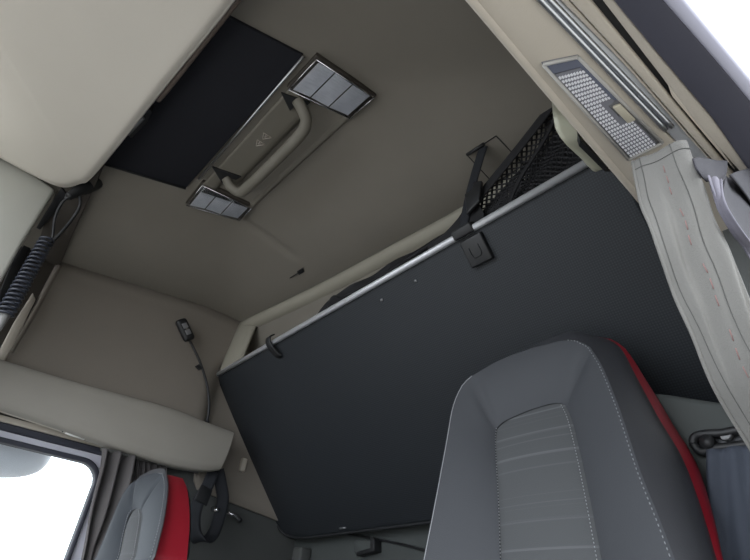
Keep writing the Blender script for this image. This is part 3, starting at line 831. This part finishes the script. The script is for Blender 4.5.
# beige curtain bundled behind the near door
t = thing('curtain', at(665, 160, Z=ZH - .01), 'light grey beige curtain with hem seams and pink threads, hanging at the near door', 'curtain')
Lp = [at(632, 163, X=1.10), at(638, 195, X=1.10), at(653, 240, X=1.105), at(672, 288, X=1.105), at(690, 332, X=1.105), at(713, 384, X=1.105), at(737, 428, X=1.105), at(775, 500, X=1.105), at(840, 640, X=1.105)]
Rp = [at(688, 139, X=1.165), at(697, 165, X=1.165), at(712, 200, X=1.165), at(732, 248, X=1.165), at(755, 305, X=1.165), at(778, 360, X=1.165), at(800, 410, X=1.165), at(835, 490, X=1.165), at(900, 640, X=1.165)]
nv, nu = 60, 60
Lr = resample(crom(Lp, 6), nv); Rr = resample(crom(Rp, 6), nv)
NC = Vector((.75, -.6, -.1)).normalized()
def cpt(u, s, lift=0.):
    i = s * (nv - 1); a = int(min(nv - 2, i)); f = i - a
    p = Lr[a].lerp(Lr[a + 1], f).lerp(Rr[a].lerp(Rr[a + 1], f), u)
    w_ = .0035 * math.sin(u * 9 + 1) + .0018 * math.sin(u * 21 + s * 9) * sm(s * 4) + .002 * math.sin(s * 30 + u * 4) * (.3 + .7 * math.sin(s * 11 + u * 2) ** 2) * sm(s * 6) + .005 * math.sin(u * math.pi)
    return p + NC * (w_ + lift)
cl = surf('cloth', [[cpt(j / nu, i / (nv - 1)) for j in range(nu + 1)] for i in range(nv)], CURT, t, thick=.0012, offset=-1)
for uu in (.10, .64):
    tube('hem_seam', [cpt(uu + .02 * math.sin(k * .2), k / 60, .0004) for k in range(61)], .0005, HEM, t, seg=5)
tube('hem_seam', [cpt(k / 30, .034, .0006) for k in range(31)], .0006, HEM, t, seg=5)
for k in range(24):
    if k % 4 == 3: continue
    s0 = .06 + .035 * k
    tag(tube('pink_thread', [cpt(.50 + .012 * math.sin(k * 1.7), min(1, s0), .0005), cpt(.50 + .012 * math.sin(k * 1.7 + .6), min(1, s0 + .022), .0005)], .0006, REDT, t, seg=5), 'short pink thread line')
tube('edge_fold', [cpt(.0, k / 60, -.001) for k in range(61)], .0022, CURT, t, seg=8)

t = thing('curtain_lining', at(715, 165, Z=ZH - .03), 'dark grey curtain lining folded behind the beige curtain at the right edge', 'curtain')
def sheet(name, A1, B1, X1, X2, m, amp, pl_, ph):
    return cloth(name, [at(*p, X=X1) for p in A1], [at(*p, X=X2) for p in B1], m, t, 40, pl_, amp, (.7, -.6, 0), ph, 24, .2)
sheet('top_fold', [(693, 158), (697, 170), (706, 182)], [(728, 160), (727, 172), (721, 184)], 1.165, 1.175, CURTL, .0012, 1, 0)
sheet('fold', [(706, 178), (712, 195), (725, 220), (745, 255), (775, 310)], [(722, 180), (724, 200), (737, 225), (765, 265), (800, 320)], 1.168, 1.176, CURTSUN, .0022, 2, 1)
sheet('fold', [(724, 178), (723, 200), (735, 222), (760, 260), (790, 310)], [(752, 168), (765, 190), (775, 215), (795, 255), (830, 320)], 1.172, 1.18, CURTL, .003, 1.6, 2)
sheet('fold', [(728, 176), (745, 198), (765, 230)], [(770, 160), (780, 185), (800, 220)], 1.176, 1.19, CURTL, .002, 1.2, .4)

# ------------------------------------------------------------------ near rear pillar with belt
YP = 1.10
p = [at(640, 391, Y=YP), at(664, 393, Y=YP), at(723, 402, Y=YP), at(790, 414, Y=YP), at(800, 640, Y=YP), at(660, 640, Y=YP), at(630, 440, Y=YP)]
struct(prism('wall_right', p, (0, .12, 0), GREENG, bevel=.012))
t = thing('belt_guide', at(715, 440, Y=YP - .02), 'black belt guide loop on the near rear pillar beside the red striped seat', 'belt guide')
gp = [at(694, 444, Y=YP - .012), at(695, 437, Y=YP - .012), at(705, 434, Y=YP - .014), at(722, 433, Y=YP - .014), at(740, 430, Y=YP - .014), at(752, 432, Y=YP - .014), at(752, 442, Y=YP - .014), at(735, 446, Y=YP - .014), at(718, 448, Y=YP - .014), at(702, 452, Y=YP - .012)]
tube('loop', crom(gp, 6, True) + [gp[0]], .008, BLACK, t, seg=10)
prism('plate', [at(694, 440, Y=YP - .004), at(700, 435, Y=YP - .004), at(748, 431, Y=YP - .004), at(750, 446, Y=YP - .004), at(705, 453, Y=YP - .004), at(696, 449, Y=YP - .004)], (0, .01, 0), mat('guide_grey', (52, 54, 58), .5), t, bevel=.003)
c0 = at(709, 443, Y=YP - .012)
tag(tube('bolt', [c0, c0 + Vector((0, -.012, 0))], .013, BLACK, t, seg=12), 'black bolt head')
prism('badge', [at(719, 436, Y=YP - .02), at(732, 434, Y=YP - .02), at(729, 439, Y=YP - .02), at(722, 440, Y=YP - .02)], (0, .012, 0), LAMPF, t, bevel=.002)
t = thing('seat_belt', at(730, 452, Y=YP - .03), 'blue grey seat belt webbing hanging from the belt guide at the right edge', 'seat belt')
rows = []
Lb = resample(crom([at(706, 450, Y=YP - .03), at(707, 480, Y=YP - .035), at(710, 520, Y=YP - .04), at(716, 565, Y=YP - .045), at(728, 640, Y=YP - .05)], 6), 24)
Rb = resample(crom([at(752, 444, Y=YP - .03), at(758, 480, Y=YP - .035), at(768, 520, Y=YP - .04), at(778, 565, Y=YP - .045), at(795, 640, Y=YP - .05)], 6), 24)
for i in range(24):
    rows.append([Lb[i].lerp(Rb[i], j / 12) + Vector((0, -.004 * math.sin(j * 1.1 + i * .1), 0)) for j in range(13)])
surf('webbing', rows, BELTG, t, thick=.002)

# ------------------------------------------------------------------ yard outside and light
struct(slab('floor', (-14, -14, -1.25), (14, 14, -1.2), GROUND))
w = bpy.data.worlds.new('overcast_sky'); scn.world = w; w.use_nodes = True
nt = w.node_tree; bg = nt.nodes['Background']
tc = nt.nodes.new('ShaderNodeTexCoord'); sp = nt.nodes.new('ShaderNodeSeparateXYZ'); cr = nt.nodes.new('ShaderNodeValToRGB')
nt.links.new(tc.outputs['Generated'], sp.inputs[0]); nt.links.new(sp.outputs['Z'], cr.inputs['Fac'])
cr.color_ramp.elements[0].color = (.86, .92, 1, 1); cr.color_ramp.elements[1].color = (.94, .97, 1, 1)
nt.links.new(cr.outputs['Color'], bg.inputs['Color'])
bg.inputs['Strength'].default_value = 3.2
sl = bpy.data.lights.new('overcast_sun', 'SUN'); sl.energy = 1.0; sl.angle = math.radians(60); sl.color = (1, .97, .92)
so = bpy.data.objects.new('overcast_sun', sl); C.objects.link(so)
so.rotation_euler = (math.radians(38), math.radians(40), 0)

vs = scn.view_settings
vs.view_transform = 'Standard'; vs.look = 'None'; vs.gamma = 1.0; vs.exposure = 0.38; vs.use_curve_mapping = False
